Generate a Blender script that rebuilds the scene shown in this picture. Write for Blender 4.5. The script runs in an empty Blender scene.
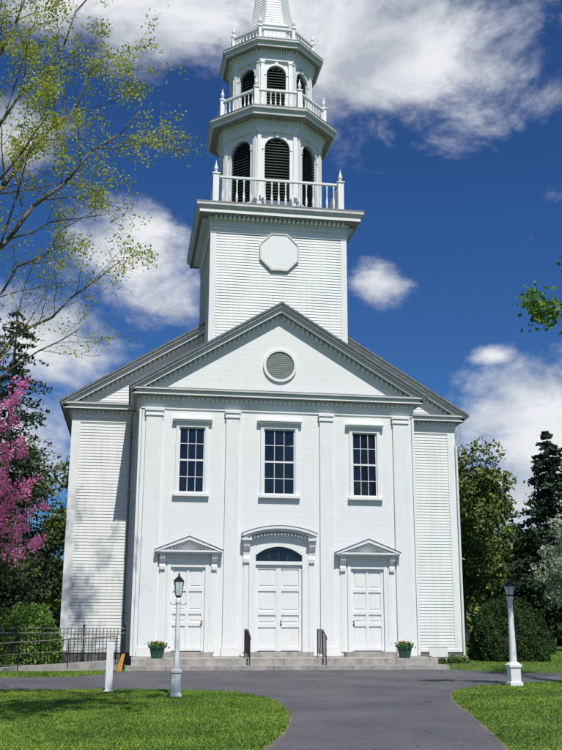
import bpy, math, numpy as np, bmesh
from mathutils import Vector, Matrix
S=bpy.context.scene
COL=S.collection
S.view_settings.view_transform='Standard'; S.view_settings.look='None'; S.view_settings.exposure=0
# ------------------------------------------------------------------ materials
def mat(name,col,rough=.6,var=.0,scale=3.0,bump=0,bscale=40,spec=.5,metal=0,col2=None,island=0,trans=0,detail=5,stain=0):
    m=bpy.data.materials.new(name);m.use_nodes=True;nt=m.node_tree;n=nt.nodes;l=nt.links
    b=n['Principled BSDF'];b.inputs['Roughness'].default_value=rough;b.inputs['Metallic'].default_value=metal
    b.inputs['Specular IOR Level'].default_value=spec
    tc=n.new('ShaderNodeTexCoord')
    c2=col2 if col2 else tuple(c*(1-var) for c in col)
    nz=n.new('ShaderNodeTexNoise');nz.inputs['Scale'].default_value=scale;nz.inputs['Detail'].default_value=detail;nz.inputs['Roughness'].default_value=.65
    l.new(tc.outputs['Object'],nz.inputs['Vector'])
    r=n.new('ShaderNodeValToRGB');r.color_ramp.elements[0].position=.35;r.color_ramp.elements[1].position=.65
    r.color_ramp.elements[0].color=(*c2,1);r.color_ramp.elements[1].color=(*col,1)
    fac=nz.outputs['Fac'];colout=r.outputs[0]
    if island:
        g=n.new('ShaderNodeNewGeometry');mx=n.new('ShaderNodeMath');mx.operation='ADD';
        sc=n.new('ShaderNodeMath');sc.operation='MULTIPLY_ADD';sc.inputs[1].default_value=island;sc.inputs[2].default_value=-island/2
        l.new(g.outputs['Random Per Island'],sc.inputs[0]);l.new(sc.outputs[0],mx.inputs[0]);l.new(nz.outputs['Fac'],mx.inputs[1]);fac=mx.outputs[0]
    l.new(fac,r.inputs[0])
    if stain:
        mp=n.new('ShaderNodeMapping');mp.inputs['Scale'].default_value=(5,5,.35);l.new(tc.outputs['Object'],mp.inputs['Vector'])
        ns=n.new('ShaderNodeTexNoise');ns.inputs['Scale'].default_value=1.6;ns.inputs['Detail'].default_value=5;l.new(mp.outputs[0],ns.inputs['Vector'])
        r2=n.new('ShaderNodeValToRGB');r2.color_ramp.elements[0].position=.3;r2.color_ramp.elements[1].position=.6
        k=1-stain;r2.color_ramp.elements[0].color=(k,k,k*.97,1);r2.color_ramp.elements[1].color=(1,1,1,1);l.new(ns.outputs['Fac'],r2.inputs[0])
        mm=n.new('ShaderNodeMix');mm.data_type='RGBA';mm.blend_type='MULTIPLY';mm.inputs[0].default_value=1;l.new(r.outputs[0],mm.inputs[6]);l.new(r2.outputs[0],mm.inputs[7]);colout=mm.outputs[2]
    l.new(colout,b.inputs['Base Color'])
    if bump:
        nb=n.new('ShaderNodeTexNoise');nb.inputs['Scale'].default_value=bscale;nb.inputs['Detail'].default_value=4
        l.new(tc.outputs['Object'],nb.inputs['Vector'])
        bp=n.new('ShaderNodeBump');bp.inputs['Strength'].default_value=bump;bp.inputs['Distance'].default_value=.02
        l.new(nb.outputs['Fac'],bp.inputs['Height']);l.new(bp.outputs[0],b.inputs['Normal'])
    if trans:
        t=n.new('ShaderNodeBsdfTranslucent');l.new(r.outputs[0],t.inputs['Color'])
        ms=n.new('ShaderNodeMixShader');ms.inputs[0].default_value=trans
        out=n['Material Output'];l.new(b.outputs[0],ms.inputs[1]);l.new(t.outputs[0],ms.inputs[2]);l.new(ms.outputs[0],out.inputs['Surface'])
    return m
WHITE=mat('white_paint',(.81,.82,.81),.5,.03,.8,.08,60,stain=.025)
SIDING=mat('white_clapboard_paint',(.79,.80,.79),.55,.08,.9,.15,50,stain=.09)
TRIM=mat('white_trim_paint',(.82,.83,.82),.45,.05,2,.1,60,stain=.04)
SOFF=mat('shade_toned_soffit_paint',(.33,.31,.27),.7,.35,3,.1,40)  # shade under the cornices put into the soffit colour as grey-brown
CROWN=mat('grey_cornice_paint',(.66,.66,.63),.6,.22,3,.1,40)  # greyer than the trim paint, for crowns and panel moulding
ROOF=mat('grey_slate_roof',(.21,.215,.22),.8,.4,6,.5,30)
FLASH=mat('grey_flashing',(.21,.215,.22),.5,.3,4)
LOUV=mat('dark_green_louver',(.035,.055,.048),.5,.3,6)
VENT=mat('grey_green_vent',(.26,.30,.275),.7,.2,6)
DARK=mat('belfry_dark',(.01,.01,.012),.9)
GLASS=mat('window_glass',(.012,.016,.022),.04,.5,1.5,0,3,spec=.75)
STONE=mat('granite_step',(.44,.41,.37),.85,.4,3,.5,30)
FOUND=mat('fieldstone_foundation',(.25,.24,.22),.9,.5,5,.6,14)
IRON=mat('black_iron',(.012,.012,.013),.4,.3,10,spec=.5)
BRASS=mat('brass',(.5,.35,.12),.3,.3,10,metal=1)
GRASSG=mat('lawn_soil',(.085,.15,.026),.95,.5,.8,.5,60)
BLADE=mat('grass_blades',(.22,.33,.045),.6,0,.55,col2=(.07,.15,.022),island=.3,spec=.2)
DIRT=mat('bare_earth_edge',(.24,.18,.11),.95,.4,6)
BARK=mat('grey_bark',(.17,.15,.12),.9,.5,6,.8,20)
BARKD=mat('dark_bark',(.045,.038,.032),.9,.5,6,.8,20)
LEAFY=mat('spring_maple_leaf',(.54,.56,.08),.6,0,.5,col2=(.30,.37,.045),island=.5,trans=.45,spec=.2)
LEAFG=mat('green_leaf',(.11,.20,.035),.6,0,.4,col2=(.035,.08,.016),island=.5,spec=.2)
LEAFB=mat('bright_oak_leaf',(.19,.33,.05),.6,0,.4,col2=(.07,.15,.022),island=.4,trans=.35,spec=.2)
LEAFO=mat('olive_leaf',(.16,.19,.045),.6,0,.3,col2=(.045,.075,.02),island=.5,spec=.2)
BUSHL=mat('light_green_leaf',(.30,.46,.09),.6,0,1.5,col2=(.13,.24,.045),island=.5,trans=.25,spec=.2)
CONIF=mat('conifer_needle',(.045,.08,.038),.7,0,.6,col2=(.018,.036,.02),island=.4,spec=.2)
YEW=mat('yew_needle',(.05,.10,.025),.7,0,1.5,col2=(.018,.042,.012),island=.4,spec=.2)
PINK=mat('pink_blossom',(.95,.42,.66),.6,0,1,col2=(.90,.26,.50),island=.6,trans=.45,spec=.2)
WBLOS=mat('white_blossom',(.6,.62,.52),.6,0,1,col2=(.3,.36,.2),island=.5,trans=.3,spec=.2)
POTG=mat('green_pot',(.03,.10,.075),.5,.3,8)
FLOW=mat('yellow_white_flower',(.8,.72,.45),.6,0,30,col2=(.7,.35,.25),island=1.2,spec=.2)
SOIL=mat('mulch',(.07,.05,.035),.95,.4,8,.8,40)
WOOD=mat('orange_yellow_board',(.70,.33,.05),.7,.25,6)
LAMPG=mat('lantern_glass',(.75,.79,.78),.1,.15,6,spec=.8)
def asphalt():
    m=mat('asphalt',(.125,.126,.13),.9,.0,1.2,.7,140);nt=m.node_tree;n=nt.nodes;l=nt.links;b=n['Principled BSDF']
    tc=n.new('ShaderNodeTexCoord')
    a=n.new('ShaderNodeTexNoise');a.inputs['Scale'].default_value=.45;a.inputs['Detail'].default_value=6;l.new(tc.outputs['Object'],a.inputs['Vector'])
    g=n.new('ShaderNodeTexNoise');g.inputs['Scale'].default_value=22;g.inputs['Detail'].default_value=4;g.inputs['Roughness'].default_value=.8;l.new(tc.outputs['Object'],g.inputs['Vector'])
    v=n.new('ShaderNodeTexVoronoi');v.feature='DISTANCE_TO_EDGE';v.inputs['Scale'].default_value=.25
    w=n.new('ShaderNodeTexNoise');w.inputs['Scale'].default_value=1.3;w.inputs['Detail'].default_value=6;l.new(tc.outputs['Object'],w.inputs['Vector'])
    ad=n.new('ShaderNodeVectorMath');ad.operation='MULTIPLY_ADD';l.new(w.outputs['Color'],ad.inputs[0]);ad.inputs[1].default_value=(1.6,1.6,0);l.new(tc.outputs['Object'],ad.inputs[2]);l.new(ad.outputs[0],v.inputs['Vector'])
    cr=n.new('ShaderNodeMapRange');cr.inputs[1].default_value=0;cr.inputs[2].default_value=.010;cr.inputs[3].default_value=.5;cr.inputs[4].default_value=1;l.new(v.outputs['Distance'],cr.inputs[0])
    r=n.new('ShaderNodeValToRGB');r.color_ramp.elements[0].position=.3;r.color_ramp.elements[1].position=.7;r.color_ramp.elements[0].color=(.085,.087,.093,1);r.color_ramp.elements[1].color=(.15,.151,.153,1);l.new(a.outputs['Fac'],r.inputs[0])
    r2=n.new('ShaderNodeMapRange');r2.inputs[1].default_value=.3;r2.inputs[2].default_value=.7;r2.inputs[3].default_value=.45;r2.inputs[4].default_value=1.55;l.new(g.outputs['Fac'],r2.inputs[0])
    mu=n.new('ShaderNodeMath');mu.operation='MULTIPLY';l.new(cr.outputs[0],mu.inputs[0]);l.new(r2.outputs[0],mu.inputs[1])
    m2=n.new('ShaderNodeVectorMath');m2.operation='SCALE';l.new(r.outputs[0],m2.inputs[0]);l.new(mu.outputs[0],m2.inputs['Scale']);l.new(m2.outputs[0],b.inputs['Base Color']);return m
ASPH=asphalt()
# ------------------------------------------------------------------ mesh builder
class MB:
    def __init__(s): s.v=[];s.f=[]
    def add(s,vs,fs):
        o=len(s.v);s.v+=[tuple(map(float,q)) for q in vs];s.f+=[tuple(i+o for i in f) for f in fs]
    def box(s,x0,x1,y0,y1,z0,z1):
        s.add([(x0,y0,z0),(x1,y0,z0),(x1,y1,z0),(x0,y1,z0),(x0,y0,z1),(x1,y0,z1),(x1,y1,z1),(x0,y1,z1)],
              [(0,3,2,1),(4,5,6,7),(0,1,5,4),(1,2,6,5),(2,3,7,6),(3,0,4,7)])
    def extr(s,poly,y0,y1):
        n=len(poly);vs=[(x,y0,z) for x,z in poly]+[(x,y1,z) for x,z in poly]
        s.add(vs,[tuple(range(n)),tuple(range(2*n-1,n-1,-1))]+[(i,(i+1)%n,n+(i+1)%n,n+i) for i in range(n)])
    def extx(s,poly,x0,x1):
        n=len(poly);s.add([(x0,y,z) for y,z in poly]+[(x1,y,z) for y,z in poly],[tuple(range(n)),tuple(range(2*n-1,n-1,-1))]+[(i,(i+1)%n,n+(i+1)%n,n+i) for i in range(n)])
    def lathe(s,prof,cx=0,cy=0,n=12,ph=0):
        o=[]
        for r,z in prof:
            for k in range(n):
                a=2*math.pi*k/n+ph;o.append((cx+r*math.cos(a),cy+r*math.sin(a),z))
        f=[]
        for i in range(len(prof)-1):
            for k in range(n):
                k2=(k+1)%n;f.append((i*n+k,i*n+k2,(i+1)*n+k2,(i+1)*n+k))
        f.append(tuple(range(n-1,-1,-1)));m=(len(prof)-1)*n;f.append(tuple(range(m,m+n)))
        s.add(o,f)
    def sq(s,prof,cx=0,cy=0): s.lathe([(r*math.sqrt(2),z) for r,z in prof],cx,cy,4,math.pi/4)
    def octa(s,prof,cx,cy): s.lathe([(r/math.cos(math.pi/8),z) for r,z in prof],cx,cy,8,math.pi/8)
    def tube(s,p,q,r0,r1=None,n=6):
        r1=r0 if r1 is None else r1
        p=np.array(p,float);q=np.array(q,float);d=q-p;L=np.linalg.norm(d)
        if L<1e-6:return
        d/=L;a=np.array([0,0,1.]) if abs(d[2])<.9 else np.array([1.,0,0]);u=np.cross(d,a);u/=np.linalg.norm(u);w=np.cross(d,u)
        vs=[]
        for c,r in((p,r0),(q,r1)):
            for k in range(n):
                t=2*math.pi*k/n;vs.append(c+r*(u*math.cos(t)+w*math.sin(t)))
        s.add(vs,[(k,(k+1)%n,n+(k+1)%n,n+k) for k in range(n)]+[tuple(range(n-1,-1,-1)),tuple(range(n,2*n))])
    def xf(s,fn): s.v=[fn(*q) for q in s.v];return s
def mesh(name,mb,m,smooth=False):
    me=bpy.data.meshes.new(name);me.from_pydata(mb.v,[],mb.f);me.materials.append(m);me.update()
    if smooth:
        for p in me.polygons:p.use_smooth=True
    return me
def link(name,me,parent=None,loc=(0,0,0),rotz=0,**props):
    o=bpy.data.objects.new(name,me);COL.objects.link(o);o.location=loc;o.rotation_euler=(0,0,rotz)
    if parent:o.parent=parent
    for k,v in props.items():o[k]=v
    return o
def obj(name,mb,m,parent=None,loc=(0,0,0),rotz=0,smooth=False,**props):
    return link(name,mesh(name,mb,m,smooth),parent,loc,rotz,**props)
def quads(name,V,m,parent=None,tri=False,**props):
    k=3 if tri else 4
    V=np.asarray(V,dtype=np.float32).reshape(-1,3);n=len(V)//k
    me=bpy.data.meshes.new(name);me.vertices.add(len(V));me.vertices.foreach_set('co',V.ravel())
    me.loops.add(len(V));me.loops.foreach_set('vertex_index',np.arange(len(V),dtype=np.int32))
    me.polygons.add(n);me.polygons.foreach_set('loop_start',np.arange(0,len(V),k,dtype=np.int32))
    me.polygons.foreach_set('loop_total',np.full(n,k,dtype=np.int32));me.materials.append(m);me.update(calc_edges=True);me.validate()
    return link(name,me,parent,**props)
def copy_tree(src,loc,rotz=0):
    o=src.copy();COL.objects.link(o);o.location=loc;o.rotation_euler=(0,0,rotz)
    def rec(a,b):
        for c in a.children:
            k=c.copy();COL.objects.link(k);k.parent=b;rec(c,k)
    rec(src,o);return o
def empty(name,loc=(0,0,0),**props): return link(name,None,None,loc,**props)
def siding(mb,z0,z1,xl,xr,pitch,depth,openings=(),fn=None):
    if not callable(xl): a=xl;xl=lambda z:a
    if not callable(xr): b=xr;xr=lambda z:b
    nb=int(math.ceil((z1-z0)/pitch-1e-6));L=MB()
    for i in range(nb):
        zb=z0+i*pitch;zt=min(z1,zb+pitch)
        br=sorted(set([zb,zt]+[z for o in openings for z in(o[2],o[3]) if zb<z<zt]))
        for za,zc in zip(br[:-1],br[1:]):
            zm=(za+zc)/2;ya=-depth*(1-(za-zb)/pitch);yc=-depth*(1-(zc-zb)/pitch)
            cuts=sorted((o[0],o[1]) for o in openings if o[2]<zm<o[3])
            segs=[];cur=None
            for c in cuts:
                segs.append((cur,c[0]));cur=c[1]
            segs.append((cur,None))
            for s0,s1 in segs:
                a0=xl(za) if s0 is None else s0;a1=xl(zc) if s0 is None else s0
                b0=xr(za) if s1 is None else s1;b1=xr(zc) if s1 is None else s1
                if b0<=a0:continue
                b1=max(b1,a1)
                L.add([(a0,ya,za),(b0,ya,za),(b1,yc,zc),(a1,yc,zc)],[(0,1,2,3)])
                if za==zb:L.add([(a0,0,za),(b0,0,za),(b0,ya,za),(a0,ya,za)],[(0,1,2,3)])
    if fn:L.xf(fn)
    mb.add(L.v,L.f)
def frame(O,ang):
    c,s=math.cos(ang),math.sin(ang)
    return lambda x,y,z:(O[0]+x*c-y*s,O[1]+x*s+y*c,O[2]+z)
# ------------------------------------------------------------------ church
church=empty('church',label='white clapboard New England church with tall tiered steeple',category='church')
HW=5.65;SL=.615
fw=MB()
DX=3.61;WX=3.589;DH=.68
ops=[(-WX-.526,-WX+.526,6.68,9.38),(WX-.526,WX+.526,6.68,9.38),(-.65,.65,6.68,9.42),
     (-DX-DH-.03,-DX+DH+.03,.45,3.82),(DX-DH-.03,DX+DH+.03,.45,3.82),(-.96,.96,.45,4.86)]
FP,FD=.235,.0016
siding(fw,.4,10.2,-HW+.02,HW-.02,FP,FD,ops)
for sgn in(-1,1):
    siding(fw,.4,10.2,0,3.09,FP,FD,(),frame((sgn*(HW-.02),3.09 if sgn<0 else 0,0),-math.pi/2 if sgn<0 else math.pi/2))
siding(fw,10.9,14.2,lambda z:-(14.2-z)/SL,lambda z:(14.2-z)/SL,FP,FD,(),lambda x,y,z:(x,y-.03,z))
obj('front_wall',fw,WHITE,church)
def pilaster(w,z0,z1):
    m=MB();m.box(-w/2,w/2,-.11,0,z0+.35,z1-.3)
    m.box(-w/2-.04,w/2+.04,-.15,0,z0,z0+.35);m.box(-w/2-.04,w/2+.04,-.16,0,z1-.30,z1-.24)
    m.box(-w/2-.02,w/2+.02,-.13,0,z1-.24,z1-.1);m.box(-w/2-.06,w/2+.06,-.18,0,z1-.1,z1)
    return m
for x,w in((-5.14,.66),(5.14,.66),(-1.95,.54),(1.95,.54)):
    obj('pilaster',pilaster(w,.4,10.1),TRIM,church,(x,-.007,0))
for sx in(-1,1):
    m=MB();m.box(sx*HW-(.1 if sx<0 else 0),sx*HW+(0 if sx<0 else .1),-.02,.3,.42,10.08);obj('corner_board',m,TRIM,church)
def dentils(m,x0,x1,y0,y1,z0,z1,p=.2,w=.11):
    n=int((x1-x0)/p);s=(x1-x0-n*p+p-w)/2
    for i in range(n):
        a=x0+s+i*p;m.box(a,a+w,y0,y1,z0,z1)
def dentils_y(m,x0,x1,y0,y1,z0,z1,p=.2,w=.11):
    n=int((y1-y0)/p)
    for i in range(n):
        a=y0+i*p+.05;m.box(x0,x1,a,a+w,z0,z1)
def entab(hw,y0,y1,z,name):
    m=MB();k=hw
    m.box(-k-.05,k+.05,y0-.05,y1,z-.3,z-.12);m.box(-k-.08,k+.08,y0-.08,y1,z-.12,z+.2)
    m.box(-k-.12,k+.12,y0-.12,y1,z+.2,z+.23)
    dentils(m,-k-.1,k+.1,y0-.22,y0-.08,z+.09,z+.2)
    for sx in(-1,1):
        a,b=(k+.08,k+.22) if sx>0 else(-k-.22,-k-.08);dentils_y(m,a,b,y0,y1,z+.09,z+.2)
    m.box(-k-.40,k+.40,y0-.40,y1+.002,z+.235,z+.37);
    o=obj(name,m,TRIM,church)
    m=MB();m.box(-k-.45,k+.45,y0-.45,y1+.001,z+.37,z+.42);m.box(-k-.5,k+.5,y0-.5,y1+.003,z+.42,z+.48);obj('cornice_crown',m,CROWN,o)
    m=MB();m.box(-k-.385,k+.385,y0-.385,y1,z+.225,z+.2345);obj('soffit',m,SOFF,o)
    return o
entab(HW,0,3.09,10.4,'entablature')
m=MB();m.box(-HW-.49,HW+.49,-.49,3.0,10.885,10.915);obj('flashing',m,FLASH,church)
def rake(hw,zpk,y0,yb,name):
    m=MB()
    def chev(m,top,th,ya,h,yb=yb):
        for s in(-1,1):
            m.extr([(0,top),(s*h,top-SL*h),(s*h,top-SL*h-th),(0,top-th)],ya,yb)
    chev(m,zpk-.18,.15,y0-.40,hw-.12);chev(m,zpk-.345,.24,y0-.1,hw-.4)
    n=int((hw-.5)/.2)
    for s in(-1,1):
        for i in range(n):
            a=s*(.1+i*.2);b=a+s*.11
            m.extr([(a,zpk-.345-SL*abs(a)),(b,zpk-.345-SL*abs(b)),(b,zpk-.46-SL*abs(b)),(a,zpk-.46-SL*abs(a))],y0-.23,y0-.09)
    o=obj(name,m,TRIM,church)
    m=MB();chev(m,zpk,.11,y0-.54,hw);chev(m,zpk-.11,.07,y0-.47,hw-.06);obj('cornice_crown',m,CROWN,o)
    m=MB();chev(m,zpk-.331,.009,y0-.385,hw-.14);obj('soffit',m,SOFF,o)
    return o
rake(6.17,14.70,0,.02,'raking_cornice')
def roof(hw,zpk,y0,y1,name):
    m=MB()
    for s in(-1,1):
        m.extr([(0,zpk+.10),(s*hw,zpk+.10-SL*hw),(s*hw,zpk+.005-SL*hw),(0,zpk+.005)],y0,y1)
    return obj(name,m,ROOF,church)
roof(6.22,14.68,-.60,3.05,'porch_roof')
NY=3.09;NH=8.56
nw=MB()
siding(nw,.5,10.2,-NH,NH,.13,.022,(),lambda x,y,z:(x,y+NY,z))
siding(nw,10.9,16.0,lambda z:-(16.0-z)/SL,lambda z:(16.0-z)/SL,.13,.022,(),lambda x,y,z:(x,y+NY-.02,z))
for sgn in(-1,1):
    siding(nw,.5,10.2,0,22,.13,.022,(),frame((sgn*NH,NY+22 if sgn<0 else NY,0),-math.pi/2 if sgn<0 else math.pi/2))
siding(nw,.5,16,lambda z:-min(NH,(16.0-z)/SL),lambda z:min(NH,(16.0-z)/SL),.26,.022,(),frame((0,NY+22,0),math.pi))
obj('nave_wall',nw,SIDING,church)
entab(NH,NY,NY+22,10.35,'entablature')
rake(9.1,16.42,NY,NY+.02,'raking_cornice');roof(9.15,16.40,NY-.60,NY+22.4,'nave_roof')
m=MB();m.box(-NH-.5,NH+.5,NY-.49,NY-.03,10.835,10.865);obj('flashing',m,FLASH,church)
for sx in(-1,1):
    m=MB();x=sx*NH
    m.box(min(x,x-sx*.32),max(x,x-sx*.32),NY-.05,NY-.001,.5,10.05);m.box(min(x,x+sx*.05),max(x,x+sx*.05),NY-.05,NY+.3,.5,10.05);obj('corner_board',m,TRIM,church)
    m=MB();x2=sx*(HW+.02);m.box(min(x2,x2+sx*.2),max(x2,x2+sx*.2),NY-.045,NY-.001,.5,10.05)
    obj('corner_board',m,TRIM,church)
m=MB();m.box(-NH-.03,NH+.03,NY-.03,NY+22,-.1,.5);m.box(-HW+.03,HW-.03,.01,NY,-.1,.4);obj('foundation',m,FOUND,church)
m=MB();m.box(-NH-.07,NH+.07,NY-.07,NY+22.03,.44,.56);obj('water_table',m,TRIM,church)
def ringmesh(r0,r1,y0,y1,n=40):
    m=MB();vs=[];
    for r,y in((r0,y1),(r0,y0),(r1,y0),(r1,y1)):
        for k in range(n):
            a=2*math.pi*k/n;vs.append((r*math.cos(a),y,r*math.sin(a)))
    m.add(vs,[(j*n+k,j*n+(k+1)%n,(j+1)*n+(k+1)%n,(j+1)*n+k) for j in range(3) for k in range(n)]);return m
v=obj('gable_vent',ringmesh(.60,.71,-.09,0),TRIM,church,(0,-.035,12.12))
m=MB()
for i in range(24):
    z=-.585+i*.049;w=math.sqrt(max(.0,.605**2-(z+.025)**2));m.add([(-w,-.05,z),(w,-.05,z),(w,-.02,z+.052),(-w,-.02,z+.052)],[(0,1,2,3)])
obj('louver',m,VENT,v)
rg=np.random.default_rng(99)
def window(hw,h,cols,rows,loc):
    m=MB();c=.13
    m.box(-hw-c,-hw,-.06,.1,-.02,h);m.box(hw,hw+c,-.06,.1,-.02,h);m.box(-hw-c,hw+c,-.065,.1,h,h+.15)
    o=obj('window',m,TRIM,church,loc)
    m=MB();m.box(-hw-.2,hw+.2,-.17,.1,-.12,-.02);obj('sill',m,TRIM,o)
    m=MB();m.box(-hw-.17,hw+.17,-.12,0,h+.15,h+.22);m.box(-hw-.24,hw+.24,-.2,0,h+.22,h+.28);m.box(-hw-.28,hw+.28,-.24,0,h+.28,h+.33);obj('window_cap',m,TRIM,o)
    m=MB();e=.05
    m.box(-hw,-hw+e,.03,.08,0,h);m.box(hw-e,hw,.03,.08,0,h);m.box(-hw,hw,.028,.08,0,.08);m.box(-hw,hw,.028,.08,h-e,h);m.box(-hw+e,hw-e,.025,.085,h/2-.035,h/2+.035)
    for i in range(1,cols):
        x=-hw+e+(2*hw-2*e)*i/cols;m.box(x-.011,x+.011,.04,.075,.05,h-.02)
    for j in range(1,rows):
        if j*2==rows:continue
        z=h*j/rows;m.box(-hw+.02,hw-.02,.042,.073,z-.011,z+.011)
    obj('sash',m,TRIM,o)
    m=MB();pw=2*hw/cols;ph=h/rows
    for i in range(cols):
        for j in range(rows):
            x=-hw+i*pw;z=j*ph;tx,tz,k=rg.normal()*.015,rg.normal()*.04,.066
            m.add([(x,k-tx*pw/2-tz*ph/2,z),(x+pw,k+tx*pw/2-tz*ph/2,z),(x+pw,k+tx*pw/2+tz*ph/2,z+ph),(x,k-tx*pw/2+tz*ph/2,z+ph)],[(0,1,2,3)])
    obj('glass',m,GLASS,o)
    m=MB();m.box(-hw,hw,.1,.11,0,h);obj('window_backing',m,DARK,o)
    return o
window(.526,2.7,3,4,(-WX,-.006,6.68));window(.526,2.7,3,4,(WX,-.006,6.68));window(.65,2.74,3,4,(0,-.006,6.68))
def door(hw,h,leaves,rows,loc,handle_x):
    m=MB();m.box(-hw,hw,.10,.14,0,h)
    lw=2*hw/leaves
    for i in range(leaves):
        a=-hw+i*lw+.004;b=a+lw-.008;st=.11
        m.box(a,a+st,.05,.11,0,h);m.box(b-st,b,.05,.11,0,h)
        zs=[0];
        for r in rows:zs.append(zs[-1]+r*h)
        for j,z in enumerate(zs):
            z=min(max(z,.1),h-.07);m.box(a+st,b-st,.053,.11,z-.075,z+.07)
        mid=(a+b)/2
        if leaves==1:m.box(mid-.06,mid+.06,.056,.11,.05,h-.05)
        for j in range(len(zs)-1):
            for x0,x1 in(((a+st,mid-.06),(mid+.06,b-st)) if leaves==1 else((a+st,b-st),)):
                m.box(x0+.05,x1-.05,.08,.11,zs[j]+.15,zs[j+1]-.14)
    if leaves==2:m.box(-.03,.03,.035,.06,0,h)
    o=obj('door',m,TRIM,church,loc)
    m=MB();m.lathe([(.008,-.03),(.035,-.02),(.04,0),(.03,.02),(.008,.03)],0,0,10);m.xf(lambda x,y,z:(x+handle_x,.0+z+.02,1.05+y));m.box(handle_x-.025,handle_x+.025,.03,.05,.97,1.17)
    obj('handle',m,BRASS,o);return o
for s in(-1,1):
    door(DH,3.22,1,(.32,.14,.27,.27),(s*DX,-.006,.58),.57 if s<0 else -.57)
door(.93,3.3,2,(.3,.14,.28,.28),(0,-.006,.58),.10)
def bracket(pts,x,w,par):
    m=MB();m.extx(pts,x-w,x+w);obj('bracket',m,TRIM,par)
def side_surround(loc):
    m=MB();d=DH
    for s in(-1,1):
        a,b=sorted((s*d,s*(d+.14)));m.box(a,b,-.06,.12,0,3.4)
        a,b=sorted((s*(d+.16),s*(d+.42)));m.box(a,b,-.03,.05,0,3.6)
    m.box(-d,d,-.05,.12,3.22,3.4);m.box(-d-.3,d+.3,-.07,.05,3.4,3.7)
    o=obj('door_surround',m,TRIM,church,loc)
    m=MB();m.box(-1.24,1.24,-.34,0,3.72,3.78);m.box(-1.3,1.3,-.40,0,3.78,3.85)
    t=4.38;sl=(t-3.85)/1.3
    for s in(-1,1):
        m.extr([(0,t),(s*1.32,3.85),(s*1.32,3.77),(0,t-.13)],-.42,0);m.extr([(0,t-.12),(s*1.1,3.80),(s*1.05,3.77),(0,t-.2)],-.33,0)
        for i in range(9):
            x=s*(.08+i*.11);m.box(min(x,x+s*.055),max(x,x+s*.055),-.3,-.05,t-.27-sl*abs(x),t-.19-sl*abs(x))
    m.extr([(-1.15,3.85),(1.15,3.85),(0,t-.1)],-.1,0);dentils(m,-1.1,1.1,-.28,-.07,3.64,3.72,.11,.055)
    obj('door_pediment',m,TRIM,o)
    m=MB()
    for s in(-1,1):m.extr([(0,t+.03),(s*1.34,3.88),(s*1.34,3.852),(0,t+.002)],-.44,0)
    obj('pediment_flashing',m,FLASH,o)
    for s in(-1,1):
        bracket([(-.03,3.1),(-.12,3.12),(-.13,3.25),(-.08,3.33),(-.12,3.45),(-.25,3.55),(-.3,3.71),(-.03,3.71)],s*1.02,.11,o)
    return o
side_surround((-DX,-.006,.56));side_surround((DX,-.006,.56))
def arc(w,z0,rise,n=16):
    R=(w*w+rise*rise)/(2*rise);c=z0+rise-R;t=math.asin(w/R)
    return [(R*math.sin(-t+2*t*i/n),c+R*math.cos(-t+2*t*i/n)) for i in range(n+1)]
m=MB()
for s in(-1,1):
    a,b=sorted((s*.94,s*1.2));m.box(a,b,-.07,.15,.56,4.3);a,b=sorted((s*1.22,s*1.42));m.box(a,b,-.04,.05,.56,4.9)
m.box(-.94,.94,-.05,.15,3.9,4.04)
A=arc(.90,4.3,.32);
for (x0,z0),(x1,z1) in zip(A[:-1],A[1:]):m.extr([(x0,z0),(x1,z1),(x1,4.9),(x0,4.9)],-.06,.15)
for s in(-1,1):
    a,b=sorted((s*.90,s*1.2));m.box(a,b,-.06,.15,4.3,4.9)
ds=obj('door_surround',m,TRIM,church,(0,-.006,0))
HR=.31
m=MB()
for w,zz,ri,th,y in((1.42,4.92,HR-.02,.10,-.35),(1.5,5.0,HR,.10,-.45)):
    A=arc(w,zz,ri);B=arc(w,zz+th,ri)
    for i in range(16):m.extr([A[i],A[i+1],B[i+1],B[i]],y,0)
A=arc(1.4,4.9,HR-.04)
for i in range(16):m.extr([(A[i][0],4.88),(A[i+1][0],4.88),A[i+1],A[i]],-.1,0)
for i in range(20):
    x=-1.3+i*.137;z=4.9+(HR-.06)*(1-(x/1.42)**2);m.box(x-.035,x+.035,-.3,-.08,z-.07,z+.02)
for s in(-1,1):
    a,b=sorted((s*1.14,s*1.52));m.box(a,b,-.42,0,4.84,4.93)
obj('arched_hood',m,TRIM,ds)
m=MB();A=arc(1.52,5.102,HR);B=arc(1.52,5.13,HR)
for i in range(16):m.extr([A[i],A[i+1],B[i+1],B[i]],-.46,0)
obj('hood_flashing',m,FLASH,ds)
for s in(-1,1):
    bracket([(-.03,3.95),(-.12,3.98),(-.14,4.12),(-.09,4.25),(-.13,4.45),(-.28,4.6),(-.36,4.83),(-.03,4.83)],s*1.32,.12,ds)
m=MB();m.extr([(-.92,4.04)]+arc(.92,4.3,.34)+[(.92,4.04)],.1,.12);tr=obj('fanlight',m,GLASS,church)
m=MB()
for x in(-.45,0,.45):m.tube((x*.75,.09,4.05),(x,.09,4.61-.18*x*x),.006,n=4)
obj('muntin',m,FLASH,tr)
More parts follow.
